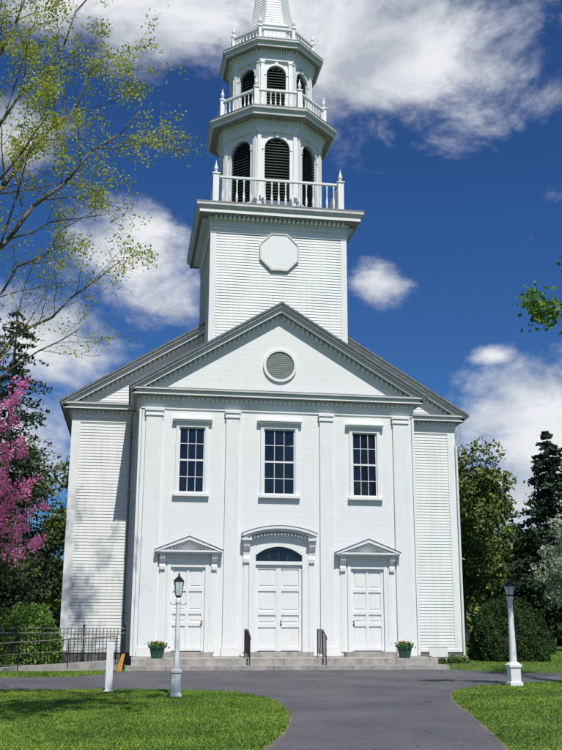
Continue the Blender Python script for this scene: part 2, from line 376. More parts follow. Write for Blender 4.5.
# tower
TC=(0,3.36);TH=2.99
tw=MB()
for k in range(4):
    a=k*math.pi/2;nx,ny=math.sin(a),-math.cos(a)
    siding(tw,11.6,18.3,-TH,TH,.13,.022,(),frame((TC[0]+nx*TH,TC[1]+ny*TH,0),a))
tower=obj('tower',tw,SIDING,church)
for sx in(-1,1):
    for sy in(-1,1):
        m=MB();x=sx*(TH-.1);y=TC[1]+sy*(TH-.1);m.box(x-.13,x+.13,y-.13,y+.13,11.6,18.25);obj('corner_board',m,TRIM,tower)
m=MB();m.sq([(TH+.05,18.1),(TH+.05,18.4),(TH+.09,18.4),(TH+.09,18.72),(TH+.14,18.76),(TH+.14,18.8)],*TC)
m.sq([(TH+.56,18.825),(TH+.56,19.0)],*TC)
for k in range(4):
    a=k*math.pi/2;f=frame((TC[0]+math.sin(a)*(TH+.09),TC[1]-math.cos(a)*(TH+.09),0),a);d=MB();dentils(d,-TH,TH,-.3,0,18.68,18.8,.2,.11);d.xf(f);m.add(d.v,d.f)
obj('deck_cornice',m,TRIM,tower)
m=MB();m.sq([(TH+.6,19.002),(TH+.69,19.12),(TH+.69,19.22)],*TC);obj('cornice_crown',m,CROWN,tower)
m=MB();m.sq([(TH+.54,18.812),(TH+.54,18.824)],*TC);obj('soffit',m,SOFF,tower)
m=MB();m.sq([(TH+.70,19.222),(TH+.70,19.29),(2.0,19.34)],*TC);obj('deck_roof',m,FLASH,tower)
m=MB();m.lathe([(.86,0),(.86,.09),(.8,.1)],0,0,8,math.pi/8);m.xf(lambda x,y,z:(x,-z,y));
obj('octagonal_panel',m,WHITE,tower,(0,TC[1]-TH-.005,17.33))
m=MB()
def octpt(r,k):a=math.pi/8+k*math.pi/4;return(r*math.cos(a),r*math.sin(a))
for k in range(8):
    m.extr([octpt(.86,k),octpt(.86,k+1),octpt(.93,k+1),octpt(.93,k)],-.13,0)
obj('panel_moulding',m,CROWN,tower,(0,TC[1]-TH-.005,17.33))
def finial(m,x,y,z,s=1):
    m.lathe([(.13*s,z),(.13*s,z+.04),(.05*s,z+.08),(.06*s,z+.14),(.10*s,z+.22),(.09*s,z+.3),(.04*s,z+.44),(.015*s,z+.6),(.005,z+.66*s)],x,y,8)
def balus(m,x,y,z0,z1,r=.035):
    h=z1-z0;m.lathe([(r*.8,z0),(r*.8,z0+.12*h),(r*1.25,z0+.3*h),(r*.6,z0+.55*h),(r*.7,z0+.85*h),(r,z0+.88*h),(r,z1)],x,y,6)
def railing(pts,z0,zr,zp,parent,ps,sp,fs,indiv):
    b=MB();rl=MB();n=len(pts)
    pm=MB();pm.sq([(ps,0),(ps,zp-z0-.06),(ps+.04,zp-z0-.05),(ps+.04,zp-z0)]);pm=mesh('post',pm,TRIM)
    fm=MB();finial(fm,0,0,0,fs);fm=mesh('finial',fm,TRIM)
    bm_=MB();balus(bm_,0,0,0,zr-z0-.27,.045);bm_=mesh('baluster',bm_,TRIM)
    for i in range(n):
        p=np.array(pts[i]);q=np.array(pts[(i+1)%n]);d=q-p;L=np.linalg.norm(d);u=d/L;nrm=np.array([u[1],-u[0]])
        for za,zb,w in((z0+.12,z0+.2,.05),(zr-.09,zr,.07)):
            vs=[]
            for zz in(za,zb):
                for s,t in((0,-1),(0,1),(1,1),(1,-1)):
                    c=p+d*s+nrm*w*t;vs.append((c[0],c[1],zz))
            rl.add(vs,[(0,1,2,3),(7,6,5,4),(0,4,5,1),(1,5,6,2),(2,6,7,3),(3,7,4,0)])
    o=obj('balustrade',rl,TRIM,parent)
    for i in range(n):
        p=np.array(pts[i]);q=np.array(pts[(i+1)%n]);d=q-p;L=np.linalg.norm(d);k=int(L/sp)
        for j in range(1,k):
            c=p+d*j/k
            if indiv:link('baluster',bm_,o,(c[0],c[1],z0+.19))
            else:balus(b,c[0],c[1],z0+.19,zr-.08)
        link('post',pm,o,(p[0],p[1],z0));link('finial',fm,o,(p[0],p[1],zp-.002))
    if not indiv:obj('baluster',b,TRIM,o,kind='stuff')
    return o
h=2.82
railing([(-h,TC[1]-h),(h,TC[1]-h),(h,TC[1]+h),(-h,TC[1]+h)],19.33,20.88,20.98,church,.13,.3,1.0,True)
def arched_panel(m,side,z0,z1,ohw,zs,ztop,th,f):
    P=MB();h=side/2
    P.box(-h,-ohw,0,th,z0,z1);P.box(ohw,h,0,th,z0,z1);P.box(-ohw,ohw,.002,th,z0,zs)
    spring=ztop-ohw;n=14
    A=[(-ohw*math.cos(math.pi*i/n),spring+ohw*math.sin(math.pi*i/n)) for i in range(n+1)]
    for (a,b),(c,d) in zip(A[:-1],A[1:]):P.extr([(a,b),(c,d),(c,z1),(a,z1)],.001,th)
    B=[(-(ohw+.1)*math.cos(math.pi*i/n),spring+(ohw+.1)*math.sin(math.pi*i/n)) for i in range(n+1)]
    for i in range(n):P.extr([A[i],A[i+1],B[i+1],B[i]],-.05,.003)
    P.extr([(-.05,ztop-.02),(.05,ztop-.02),(.08,ztop+.17),(-.08,ztop+.17)],-.09,0)
    for s in(-1,1):
        a,b=sorted((s*ohw,s*(ohw+.1)));P.box(a,b,-.04,.003,zs,spring-.06);a,b=sorted((s*(ohw-.01),s*(ohw+.12)));P.box(a,b,-.07,.003,spring-.06,spring)
    P.box(-ohw-.12,ohw+.12,-.08,.05,zs-.08,zs)
    P.xf(f);m.add(P.v,P.f)
def slats(ohw,zs,ztop,p=.14):
    P=MB();spring=ztop-ohw;z=zs+.03
    while z<ztop-.05:
        zz=z+.05;w=ohw if zz<spring else math.sqrt(max(0,ohw**2-(zz-spring)**2))
        if w>.05:P.add([(-w,.06,z),(w,.06,z),(w,.2,z+.13),(-w,.2,z+.13),(-w,.06,z+.02),(w,.06,z+.02),(w,.2,z+.15),(-w,.2,z+.15)],[(0,1,2,3),(4,5,6,7),(0,1,5,4)])
        z+=p
    return P
def stage(a,z0,z1,zs,ztop,ohw,name,ent):
    side=2*a*math.tan(math.pi/8);w=MB();e=side/2
    for k in range(8):
        an=k*math.pi/4;f=frame((TC[0]+math.sin(an)*a,TC[1]-math.cos(an)*a,0),an);arched_panel(w,side,z0,z1,ohw,zs,ztop,.22,f)
    o=obj(name,w,WHITE,church)
    sm=mesh('louver',slats(ohw,zs,ztop),LOUV);P=MB();P.box(-.085,.085,-.09,0,zs-.1,z1-.12);P.box(-.11,.11,-.12,0,z1-.12,z1-.003);P.box(-.11,.11,-.12,0,z0+.02,zs-.1);pm=mesh('pilaster',P,TRIM)
    for k in range(8):
        an=k*math.pi/4;f=frame((TC[0]+math.sin(an)*a,TC[1]-math.cos(an)*a,0),an);link('louver',sm,o,f(0,0,0),an)
        for s in(-1,1):link('pilaster',pm,o,f(s*(e-.10),0,0),an)
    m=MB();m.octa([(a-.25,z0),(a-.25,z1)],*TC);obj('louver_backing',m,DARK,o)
    m=MB();zt,top,aw=ent;hgt=top-z1;zc=z1+.62*hgt
    m.octa([(a+.12,z1),(a+.12,z1+.35*hgt),(a+.16,z1+.35*hgt),(a+.16,zc)],*TC)
    m.octa([(aw-.14,zc+.012),(aw-.12,z1+.78*hgt)],*TC)
    for k in range(8):
        an=k*math.pi/4;aa=a+.16;f=frame((TC[0]+math.sin(an)*aa,TC[1]-math.cos(an)*aa,0),an);d=MB();ee=aa*math.tan(math.pi/8)
        dentils(d,-ee,ee,-.12,.0,z1+.5*hgt,zc-.002,.13,.07);d.xf(f);m.add(d.v,d.f)
    obj('cornice',m,TRIM,o)
    m=MB();m.octa([(aw-.1,z1+.782*hgt),(aw,z1+.9*hgt),(aw,top)],*TC);obj('cornice_crown',m,CROWN,o)
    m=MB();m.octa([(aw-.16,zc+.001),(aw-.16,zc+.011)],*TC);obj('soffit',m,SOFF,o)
    m=MB();m.octa([(aw+.01,top+.002),(aw+.01,top+.05),(1.0,top+.12)],*TC);obj('cornice_roof',m,FLASH,o)
    return o
stage(2.25,19.3,23.52,20.1,23.28,.58,'belfry',(0,24.42,3.03))
def octpts(a):
    r=a/math.cos(math.pi/8);return[(TC[0]+r*math.cos(math.pi/8+k*math.pi/4),TC[1]+r*math.sin(math.pi/8+k*math.pi/4)) for k in range(8)]
railing(octpts(2.45),24.47,25.6,25.68,church,.10,.22,.85,False)
stage(1.84,24.5,27.45,25.05,27.24,.46,'lantern_stage',(0,28.30,2.45))
railing(octpts(1.95),28.37,29.2,29.28,church,.07,.2,.85,False)
m=MB();m.octa([(1.3,28.35),(1.3,29.5),(1.36,29.55),(1.46,29.7),(1.46,29.8)],*TC);obj('spire_drum',m,WHITE,church)
m=MB();prof=[];z=29.8
def sa(z):return 1.0*(39.5-z)/(39.5-29.9)+.22*math.exp(-(z-29.8)/.7)
while z<39.2:
    prof+=[(sa(z)+.018,z),(sa(z+.16),z+.16)];z+=.16
m.octa(prof,*TC);obj('spire',m,SIDING,church)
m=MB();m.lathe([(.06,39.2),(.05,39.7),(.2,39.9),(.2,40.0),(.02,40.2),(.02,41.1)],*TC,n=10);m.box(-.6,.6,TC[1]-.02,TC[1]+.02,40.7,40.8);m.extr([(-.9,40.75),(-.5,40.95),(-.5,40.55)],TC[1]-.02,TC[1]+.02);obj('weather_vane',m,BRASS,church)
x=-6.05
m=MB();m.tube((x,2.75,10.4),(x,2.95,9.9),.045);m.tube((x,2.95,9.9),(x,2.95,.4),.045,n=8)
for z in(2,4.5,7,9.4):m.box(x-.07,x+.07,2.88,3.05,z,z+.05)
obj('downspout',m,FLASH,church)
m=MB();m.tube((8.75,2.6,10.35),(8.62,2.95,9.5),.05);m.tube((8.62,2.95,9.5),(8.62,2.95,.3),.05,n=8);obj('downspout',m,TRIM,church)
# steps
st=empty('stone_steps',label='low grey granite steps across the church front',category='steps')
rs=np.random.default_rng(3)
def blocks(x0,x1,y0,y1,z0,z1,n,rs):
    xs=[x0]+sorted([x0+(x1-x0)*(i+rs.uniform(-.2,.2))/n for i in range(1,n)])+[x1]
    for a,b in zip(xs[:-1],xs[1:]):
        m=MB();m.box(a+.006,b-.006,y0+rs.uniform(0,.015),y1,z0,z1-rs.uniform(0,.008));obj('stone_block',m,STONE,st)
blocks(-5.9,6.1,-2.5,-1.9,-.05,.17,7,rs);blocks(-5.7,5.85,-1.95,.0,.0,.39,6,rs)
for x,w in((-DX,1.0),(0,1.3),(DX,1.0)):
    m=MB();m.box(x-w,x+w,-.55,.0,.38,.57);obj('door_sill',m,STONE,st)
def handrail(loc):
    m=MB();r=.02
    for y,zb in((-.7,.39),(-1.75,.39),(-2.35,.17)):m.tube((0,y,zb),(0,y,1.42 if y>-2 else 1.2),r)
    m.tube((0,-.7,1.42),(0,-1.75,1.42),.026);m.tube((0,-1.75,1.42),(0,-2.35,1.2),.026);m.tube((0,-2.35,1.2),(0,-2.48,1.1),.026)
    m.tube((0,-.7,.55),(0,-1.75,.55),.015);m.tube((0,-1.75,.55),(0,-2.35,.4),.015)
    o=obj('handrail',m,IRON,None,loc,label='black iron handrail on the stone steps',category='handrail',group='iron handrails on the church steps')
    for i in range(1,14):
        m=MB();y=-.7-i*.115;t=1.42 if y>-1.75 else 1.42+(y+1.75)*.366;b=.55 if y>-1.75 else .55+(y+1.75)*.25;m.tube((0,y,b),(0,y,t),.009,n=5)
        obj('picket',m,IRON,o)
    return o
hr=handrail((-1.42,0,0));copy_tree(hr,(1.42,0,0))
rs=np.random.default_rng(5)
def leafq(C,s,rs):
    n=len(C);u=rs.normal(size=(n,3));u/=np.linalg.norm(u,axis=1)[:,None];w=rs.normal(size=(n,3));w-=u*(w*u).sum(1)[:,None];w/=np.linalg.norm(w,axis=1)[:,None]
    sz=(s*rs.uniform(.6,1.3,n))[:,None];u=u*sz;w=w*sz*.6
    return np.stack([C-u,C+w,C+u,C-w],1)
def planter(loc):
    m=MB();m.lathe([(.2,0),(.22,.05),(.28,.36),(.34,.38),(.34,.44),(.30,.44),(.28,.4)],0,0,16)
    o=obj('planter',m,POTG,None,loc,label='green planter of spring flowers on stone steps',category='planter',group='flower planters by the church doors')
    C=rs.normal(size=(450,3))*np.array([.14,.14,.05])+np.array([0,0,.48]);quads('foliage',leafq(C,.05,rs),LEAFG,o)
    C=rs.normal(size=(80,3))*np.array([.14,.14,.035])+np.array([0,0,.56]);quads('flowers',leafq(C,.03,rs),FLOW,o)
    return o
pl=planter((-4.75,-1.3,.39));copy_tree(pl,(4.72,-1.3,.39))
# ------------------------------------------------------------------ ground
m=MB();R=900
m.add([(-R,-R,0),(R,-R,0),(R,R,0),(-R,R,0)],[(0,1,2,3)]);obj('ground',m,GRASSG,None,kind='structure')
drive=[(-60,-11.2),(-9.1,-11.0),(-4.6,-11.3),(-3.3,-11.9),(-2.6,-13.2),(-2.35,-15),(-2.4,-17.2),(-2.9,-20.5),(-3.8,-23.5),(-6.5,-32),(-11,-46),(-5,-46),(-2.3,-32),(-.2,-23.8),(1.0,-19),(1.75,-15.5),(2.6,-12.8),(4.0,-10.7),(6,-9.6),(8.5,-8.6),(60,-6),
 (60,-2.6),(9,-5.2),(7.2,-4.6),(6.5,-2.0),(-6.1,-2.0),(-6.6,-4.6),(-8,-6.3),(-60,-7)]
def smooth_poly(P,it=2):
    for _ in range(it):
        Q=[]
        for i in range(len(P)):
            a,b=np.array(P[i]),np.array(P[(i+1)%len(P)]);Q+= [tuple(a*.75+b*.25),tuple(a*.25+b*.75)]
        P=Q
    return P
DP=smooth_poly(drive)
def sheet(P,z,name,m,**k):
    bm=bmesh.new();f=bm.faces.new([bm.verts.new((x,y,z)) for x,y in P]);bm.normal_update()
    if f.normal.z<0:f.normal_flip()
    bmesh.ops.triangulate(bm,faces=[f]);me=bpy.data.meshes.new(name);bm.to_mesh(me);me.materials.append(m);return link(name,me,**k)
area=sum(DP[i][0]*DP[(i+1)%len(DP)][1]-DP[(i+1)%len(DP)][0]*DP[i][1] for i in range(len(DP)))
sg=1 if area>0 else -1
rr_=np.random.default_rng(2)
def ragged(off,jit):
    RP=[]
    for i in range(len(DP)):
        a,b=np.array(DP[i]),np.array(DP[(i+1)%len(DP)]);L=np.linalg.norm(b-a);k=max(1,min(40,int(L/.3)));u=(b-a)/L;nr=np.array([u[1],-u[0]])*sg
        for j in range(k):RP.append(tuple(a+(b-a)*(j+.5)/k+nr*(off+rr_.normal()*jit)))
    return RP
sheet(ragged(.06,.02),.005,'verge',DIRT,kind='structure')
sheet(ragged(0,.018),.010,'driveway',ASPH,kind='structure')
m=MB();m.box(-12.5,-8.7,-1.0,6,.0,.05);obj('mulch_bed',m,SOIL,None,kind='structure')
def inpoly(X,Y,P):
    c=np.zeros(len(X),bool);n=len(P)
    for i in range(n):
        x1,y1=P[i];x2,y2=P[(i+1)%n]
        k=((y1>Y)!=(y2>Y))&(X<(x2-x1)*(Y-y1)/(y2-y1+1e-12)+x1);c^=k
    return c
GP=ragged(.05,0)
rs=np.random.default_rng(11)
def patch(X,Y):return .5+.25*np.sin(X*1.7+np.sin(Y*1.1)*2)+.25*np.sin(Y*2.3+np.sin(X*.9)*2.4)
def grass(regions):
    out=[]
    for x0,x1,y0,y1,n,hh in regions:
        X=rs.uniform(x0,x1,n);Y=rs.uniform(y0,y1,n);j=rs.normal(size=n)*.035
        k=~inpoly(X+j,Y+j,GP)&~((np.abs(X)<6.4)&(Y>-2.6))&~((np.abs(X)<8.7)&(Y>3));X=X[k];Y=Y[k];n=len(X)
        a=rs.uniform(0,6.28,n);w=.008+.006*rs.random(n);h=hh*rs.uniform(.4,1.3,n)*(.7+.6*patch(X,Y))
        dx=np.cos(a)*w;dy=np.sin(a)*w;lx=rs.normal(size=n)*.6*h;ly=rs.normal(size=n)*.6*h
        out.append(np.stack([np.stack([X-dx,Y-dy,0*X],1),np.stack([X+dx,Y+dy,0*X],1),np.stack([X+lx,Y+ly,h],1)],1))
    quads('grass',np.concatenate(out),BLADE,tri=True,kind='stuff')
grass([(-10,-2.2,-25,-10.8,210000,.034),(-1,10,-25,-8,170000,.034),(6,24,-6,16,60000,.06),(-14,-6,-8,0,40000,.06)])
# ------------------------------------------------------------------ lamps & post
m=MB();m.sq([(.135,0),(.135,.07),(.115,.09),(.115,.55),(.135,.57),(.135,.61),(.08,.67)]);m.lathe([(.075,.66),(.065,.8),(.055,2.2),(.07,2.24),(.07,2.3),(.045,2.38)],0,0,12)
o=obj('street_lamp',m,TRIM,None,(-4.65,-13.7,0),label='white post lamp with small glass lantern on the lawn',category='lamp post',group='lamp posts along the driveway')
m=MB();m.lathe([(.045,2.36),(.075,2.40),(.075,2.415)],0,0,8);
m.lathe([(.135,2.76),(.14,2.77),(.09,2.83),(.04,2.88),(.02,2.90),(.025,2.93),(.005,2.99)],0,0,8)
for k in range(4):
    a=math.pi/2*k+.1;m.tube((.08*math.cos(a),.08*math.sin(a),2.41),(.13*math.cos(a),.13*math.sin(a),2.77),.004,n=4)
for s in(-1,1):
    m.tube((0,0,2.2),(s*.17,0,2.2),.009);m.tube((s*.17,0,2.2),(s*.2,0,2.25),.009)
obj('lantern',m,IRON,o);m=MB();m.lathe([(.075,2.416),(.125,2.759)],0,0,8);obj('lantern_glass',m,LAMPG,o)
m=MB();m.sq([(.19,0),(.19,.1),(.15,.12),(.15,.5),(.18,.52),(.18,.58),(.1,.66)]);m.lathe([(.105,.64),(.095,1.0),(.07,2.4),(.1,2.44),(.1,2.5),(.06,2.54)],0,0,12)
o=obj('street_lamp',m,TRIM,None,(5.25,-10.8,0),label='thick white post lamp with squat black lantern by driveway',category='lamp post',group='lamp posts along the driveway')
m=MB();m.lathe([(.06,2.52),(.12,2.55),(.12,2.57)],0,0,10);m.lathe([(.19,2.81),(.21,2.82),(.19,2.88),(.11,2.95),(.03,2.98),(.005,3.03)],0,0,10)
for k in range(6):
    a=math.pi/3*k;m.tube((.12*math.cos(a),.12*math.sin(a),2.57),(.165*math.cos(a),.165*math.sin(a),2.81),.006,n=4)
obj('lantern',m,IRON,o);m=MB();m.lathe([(.112,2.571),(.155,2.809)],0,0,10);obj('lantern_glass',m,LAMPG,o)
m=MB();m.sq([(.09,0),(.09,1.22),(.086,1.235),(.05,1.24)]);m.sq([(.12,-.05),(.12,.03),(.09,.04)]);obj('white_post',m,TRIM,None,(-6.3,-11.9,0),label='short square white wooden post on the lawn edge',category='post')
# fence
m=MB()
for z in(.15,1.28,1.45):m.tube((-13.6,-1.3,z),(-5.9,-1.3,z),.02)
m.tube((-5.95,-1.3,1.45),(-5.95,.6,1.45),.018)
o=obj('iron_fence',m,IRON,None,label='black iron picket fence beside the ramp',category='fence')
m=MB();m.tube((0,0,.12),(0,0,1.45),.011,n=4);pk=mesh('picket',m,IRON)
for x in np.arange(-13.5,-5.9,.13):link('picket',pk,o,(x,-1.3,0))
m=MB();m.tube((0,0,0),(0,0,1.52),.03);m.lathe([(.03,1.5),(.045,1.55),(.005,1.6)],0,0,8);pk=mesh('fence_post',m,IRON)
for x in np.arange(-13.45,-5.8,1.5):link('fence_post',pk,o,(x,-1.3,0))
m=MB();m.add([(-11.5,-2.6,.03),(-6.2,-2.6,.35),(-6.2,-1.5,.35),(-11.5,-1.5,.03),(-11.5,-2.6,-.1),(-6.2,-2.6,-.1),(-6.2,-1.5,-.1),(-11.5,-1.5,-.1)],[(0,1,2,3),(0,4,5,1),(1,5,6,2),(2,6,7,3),(3,7,4,0)])
r=obj('ramp',m,STONE,None,label='concrete access ramp leading to the steps',category='ramp')
m=MB()
for x in(-6.25,-7.9,-9.6,-11.3):
    z=.35-(-6.2-x)*.06;m.tube((x,-2.62,z-.1),(x,-2.62,z+.85),.02)
m.tube((-6.25,-2.62,1.2),(-11.3,-2.62,.88),.024);m.tube((-6.25,-2.62,.8),(-11.3,-2.62,.48),.016);obj('ramp_rail',m,IRON,r)
m=MB();m.extr([(-5.92,.6),(-6.03,.6),(-6.22,0),(-6.03,0)],-2.76,-2.66);obj('ramp_edge_board',m,WOOD,r)
m=MB();m.box(6.75,7.55,2.0,2.04,.28,.68)
for x in(6.8,7.5):m.box(x-.03,x+.03,2.04,2.1,0,.72)
m.box(6.72,7.58,1.98,2.06,.68,.71);obj('notice_board',m,TRIM,None,label='small low white board standing beside the foundation',category='sign')
rs=np.random.default_rng(55)
def plant(x,y,w,h,mt,label):
    o=empty('garden_plant',(x,y,0),label=label,category='plant',group='low plants beside the church foundation')
    a=rs.uniform(0,6.28,420);r_=w*np.sqrt(rs.random(420));C=np.stack([np.cos(a)*r_,np.sin(a)*r_*.7,h*rs.random(420)*(1-.4*r_/w)],1);quads('foliage',leafq(C,.05,rs),LEAFG,o)
    if mt:quads('flowers',leafq(C[:70]+np.array([0,0,.12]),.035,rs),mt,o)
for x,y,w,h,mt in((6.5,1.2,.3,.35,FLOW),(7.1,1.5,.28,.25,None),(7.8,1.9,.32,.4,None),(8.3,2.3,.3,.3,FLOW)):
    plant(x,y,w,h,mt,'low clump of garden flowers by the foundation' if mt else 'low leafy green garden plant by the foundation')
# ------------------------------------------------------------------ vegetation
class Tree:
    def __init__(s,seed): s.m=MB();s.t=[];s.r=np.random.default_rng(seed)
    def limb(s,p,q,r0,r1,bow=(0,0,1),n=7,sub=9,L=None,lvl=0,mx=2,start=.3,spread=.7):
        p=np.array(p,float);q=np.array(q,float);D=np.linalg.norm(q-p);mid=(p+q)/2+np.array(bow)*D*.1+s.r.normal(size=3)*D*.04
        pts=[(1-t)**2*p+2*t*(1-t)*mid+t*t*q for t in np.linspace(0,1,n+1)]
        for i in range(1,n):pts[i]=pts[i]+s.r.normal(size=3)*D*.012
        ra=np.linspace(r0,r1,n+1)
        for i in range(n):s.m.tube(pts[i],pts[i+1],ra[i],ra[i+1],7 if r0>.1 else (5 if r0>.03 else 3))
        if lvl>=mx:
            for i in range(1,n+1):s.t.append(pts[i])
            return
        for k in range(sub):
            t=start+(1-start)*(k+s.r.random())/sub;i=min(int(t*n),n-1);b=pts[i]+(pts[i+1]-pts[i])*(t*n-i)
            d=(pts[i+1]-pts[i]);d/=np.linalg.norm(d);v=s.r.normal(size=3);v-=d*v.dot(d);v/=np.linalg.norm(v)
            dd=d*(1-spread*.5)+v*spread+np.array([0,0,.18]);dd/=np.linalg.norm(dd)
            l=(L or D*.38)*s.r.uniform(.55,1.15)*(1.15-.5*t);rr=max(.005,(r0+(r1-r0)*t)*.45)
            s.limb(b,b+dd*l,rr,max(.003,rr*.3),(0,0,s.r.uniform(-1,1.2)),5 if lvl==0 else 3,max(3,int(sub*.75)),l*.45,lvl+1,mx,.2,spread)
    def build(s,name,label,cat,leaf,bark,per,size,sig,clump=1.0,dens=None,**props):
        o=empty(name,label=label,category=cat,**props);obj('trunk',s.m,bark,o,smooth=True)
        T=np.array(s.t);p=np.full(len(T),float(per))
        if dens:p*=dens(T)
        cnt=np.maximum(0,s.r.poisson(p)*(s.r.random(len(T))<clump)).astype(int);C=np.repeat(T,cnt,0);C=C+s.r.normal(size=C.shape)*sig
        quads('crown',leafq(C,size,s.r),leaf,o);return o
CAM=np.array([-5.9,-38.3,1.94]);K=.97
def sc(p):return CAM+(np.array(p,float)-CAM)*K
t=Tree(21)
b0=sc((-13.2,-8,0));b0[2]=-.1
t.m.tube(b0,sc((-13.1,-8,3)),.6,.48,12);t.m.tube(sc((-13.1,-8,3)),sc((-12.9,-8,8)),.48,.38,12);t.m.tube(sc((-12.9,-8,8)),sc((-12.7,-8,14)),.38,.25,10);t.m.tube(sc((-12.7,-8,14)),sc((-12.6,-8,21)),.25,.08,8)
for z,q,r in((7.5,(-6.6,-7.5,13.6),.09),(9.5,(-6.2,-8.3,18.8),.11),(12,(-7.4,-7.5,21.5),.10),(15,(-9.5,-8,25),.10),(6.0,(-7.8,-8.5,10.8),.06),(11,(-8.9,-11,17),.07),(8.5,(-8,-6.5,15.5),.07),
  (13,(-7.8,-9,23.0),.08),(8,(-19,-8,14),.18),(10,(-20,-8,19),.18),(14,(-16,-8,25),.15),(9,(-14,-14,17),.12)):
    t.limb(sc((-12.9,-8,z)),sc(q),r,.015,(0,0,.9),8,10,spread=.72)
t.build('maple_tree','tall maple with sparse yellow-green spring leaves and spreading limbs','tree',LEAFY,BARK,25,.047,.15,clump=.66,dens=lambda T:np.clip((T[:,2]-10)/6.5,.14,1.05))
print('maple tips',len(t.t))
t=Tree(8);t.m.tube((8.2,-16,0),(8.1,-16,5),.32,.25,10);t.m.tube((8.1,-16,5),(8,-16,14),.25,.06,8)
t.limb((8.1,-16,8.3),(4.35,-15.6,9.9),.05,.008,(0,0,1.0),7,8,L=.8,start=.4)
for z,q,r in((7,(11,-17,12),.1),(8,(9,-12.5,14),.1),(9,(9.5,-20,14),.1),(10,(9.2,-16,16),.08)):
    t.limb((8.1,-16,z),q,r,.012,(0,0,1),6,8)
t.build('oak_tree','young tree with fresh green leaves beside the driveway','tree',LEAFB,BARKD,7,.08,.16,clump=.85)
t=Tree(9);t.m.tube((-13.5,-27,0),(-13.5,-27,9.5),.5,.35,10)
for q in((-7,-26,14.5),(-5.5,-28,15.5),(-8,-23,17),(-18,-25,14),(-14,-31,15),(-13,-24,18),(-4,-26.5,17.5)):
    t.limb((-13.5,-27,9.5),q,.18,.03,(0,0,1.3),7,8)
t.build('shade_tree','broad green shade tree at the lawn edge','tree',LEAFG,BARKD,6,.13,.25)
t=Tree(14);t.m.tube((-14.2,2,0),(-14.1,2,3.2),.22,.17,10)
for q in((-10.8,1.5,9.8),(-10.4,1.4,8.2),(-10.3,1.0,6.8),(-11.2,2,11.2),(-9.7,.8,4.8),(-10.2,.8,5.8),(-11.8,3,10),(-12,1,12),(-11.6,.5,8),(-15,3,11),(-17,2,9),(-16.5,1,6.5),(-13.5,5,9),(-14,-1,7.5)):
    t.limb((-14.1,2,3.2),q,.06,.01,(0,0,1.6),7,8,L=1.4,spread=.7,start=.4)
t.build('crabapple_tree','crabapple tree covered in loose bright pink blossom','tree',PINK,BARKD,10,.06,.11,clump=.7)
def round_tree(name,label,loc,h,rad,th,leaf,bark,n,size,seed,squash=1.0,cat='tree',clumps=26,**kw):
    r=np.random.default_rng(seed);o=empty(name,loc,label=label,category=cat,**kw);m=MB();m.tube((0,0,-.1),(.1,0,th),.05*rad+.05,.035*rad+.03,8)
    cz=th+(h-th)*.5;V=[]
    for i in range(clumps):
        a=r.uniform(0,6.28);u=r.uniform(-1,1);s=math.sqrt(1-u*u);k=r.uniform(.45,.95)
        c=np.array([math.cos(a)*s*rad*k,math.sin(a)*s*rad*k,cz+u*(h-th)*.5*k*squash]);cr=rad*r.uniform(.2,.38)
        m.tube((.1,0,th*.95),c,.015*rad+.01,.008,5)
        q=r.normal(size=(n//clumps,3));q/=np.linalg.norm(q,axis=1)[:,None];q*=(r.uniform(.2,1.2,len(q))**.6)[:,None]*cr;q[:,2]*=.75;V.append(c+q)
    obj('trunk',m,bark,o);quads('crown',leafq(np.concatenate(V),size,r),leaf,o);return o
def conifer(name,label,loc,h,rad,seed,base=.08,dens=1.0,leaf=None,pw=.8,size=.13,**kw):
    r=np.random.default_rng(seed);o=empty(name,loc,label=label,category='tree',**kw);m=MB();m.tube((0,0,0),(0,0,h*.98),.02*h,.01,8);C=[]
    z=h*base
    while z<h*.985:
        R=rad*(1-(z/h))**pw*r.uniform(.7,1.15);nb=int(5+5*(1-z/h))
        for k in range(nb):
            a=r.uniform(0,6.28);RR=R*r.uniform(.5,1.15)+.12;e=np.array([math.cos(a)*RR,math.sin(a)*RR,z-RR*.22+r.normal()*.1])
            m.tube((0,0,z),e,.02+.01*RR,.006,3)
            n=int((22+40*RR)*dens);t_=r.uniform(.1,1,n)[:,None];C.append(np.array([0,0,z])*(1-t_)+e*t_+r.normal(size=(n,3))*np.array([.16,.16,.09])*(RR*.35+.25)-np.array([0,0,.08]))
        z+=h*.022*r.uniform(.8,1.5)
    obj('trunk',m,BARKD,o);C=np.concatenate(C);quads('crown',leafq(C,size,r),leaf or CONIF,o);return o
conifer('spruce_tree','dark green spruce tree behind the church',(24.6,28,0),15.6,6.6,1,dens=.8,pw=.72,size=.16)
conifer('hemlock_tree','tall loose hemlock tree beside the church',(-12.5,13,0),18.5,4.4,2,dens=.38,pw=.55,size=.11)
conifer('hemlock_tree','tall loose hemlock tree beside the church',(-15.5,20,0),22,5,3,dens=.5,pw=.6)
round_tree('maple_tree','broad tree with olive green spring leaves behind church',(16.0,24,0),14.2,4.1,2.5,LEAFO,BARKD,20000,.15,12,clumps=56)
round_tree('maple_tree','broad green tree in the row behind the church',(20.5,31,0),9.5,3.6,2,LEAFG,BARKD,12000,.17,13,clumps=36)
round_tree('maple_tree','broad green tree in the row behind the church',(29,24,0),8,4,2,LEAFG,BARKD,10000,.17,14,clumps=36)
round_tree('maple_tree','leafy tree with thin olive foliage beside church',(-13.2,7,0),8.0,2.6,2,LEAFO,BARKD,5000,.09,15,clumps=48)
round_tree('maple_tree','leafy tree with thin olive foliage beside church',(-12.6,30,0),15,4.2,2,LEAFO,BARKD,9000,.15,25,clumps=40)
round_tree('dogwood_tree','dogwood tree in creamy white bloom',(19.5,14.5,0),7.6,2.3,2.6,WBLOS,BARKD,7000,.10,16)
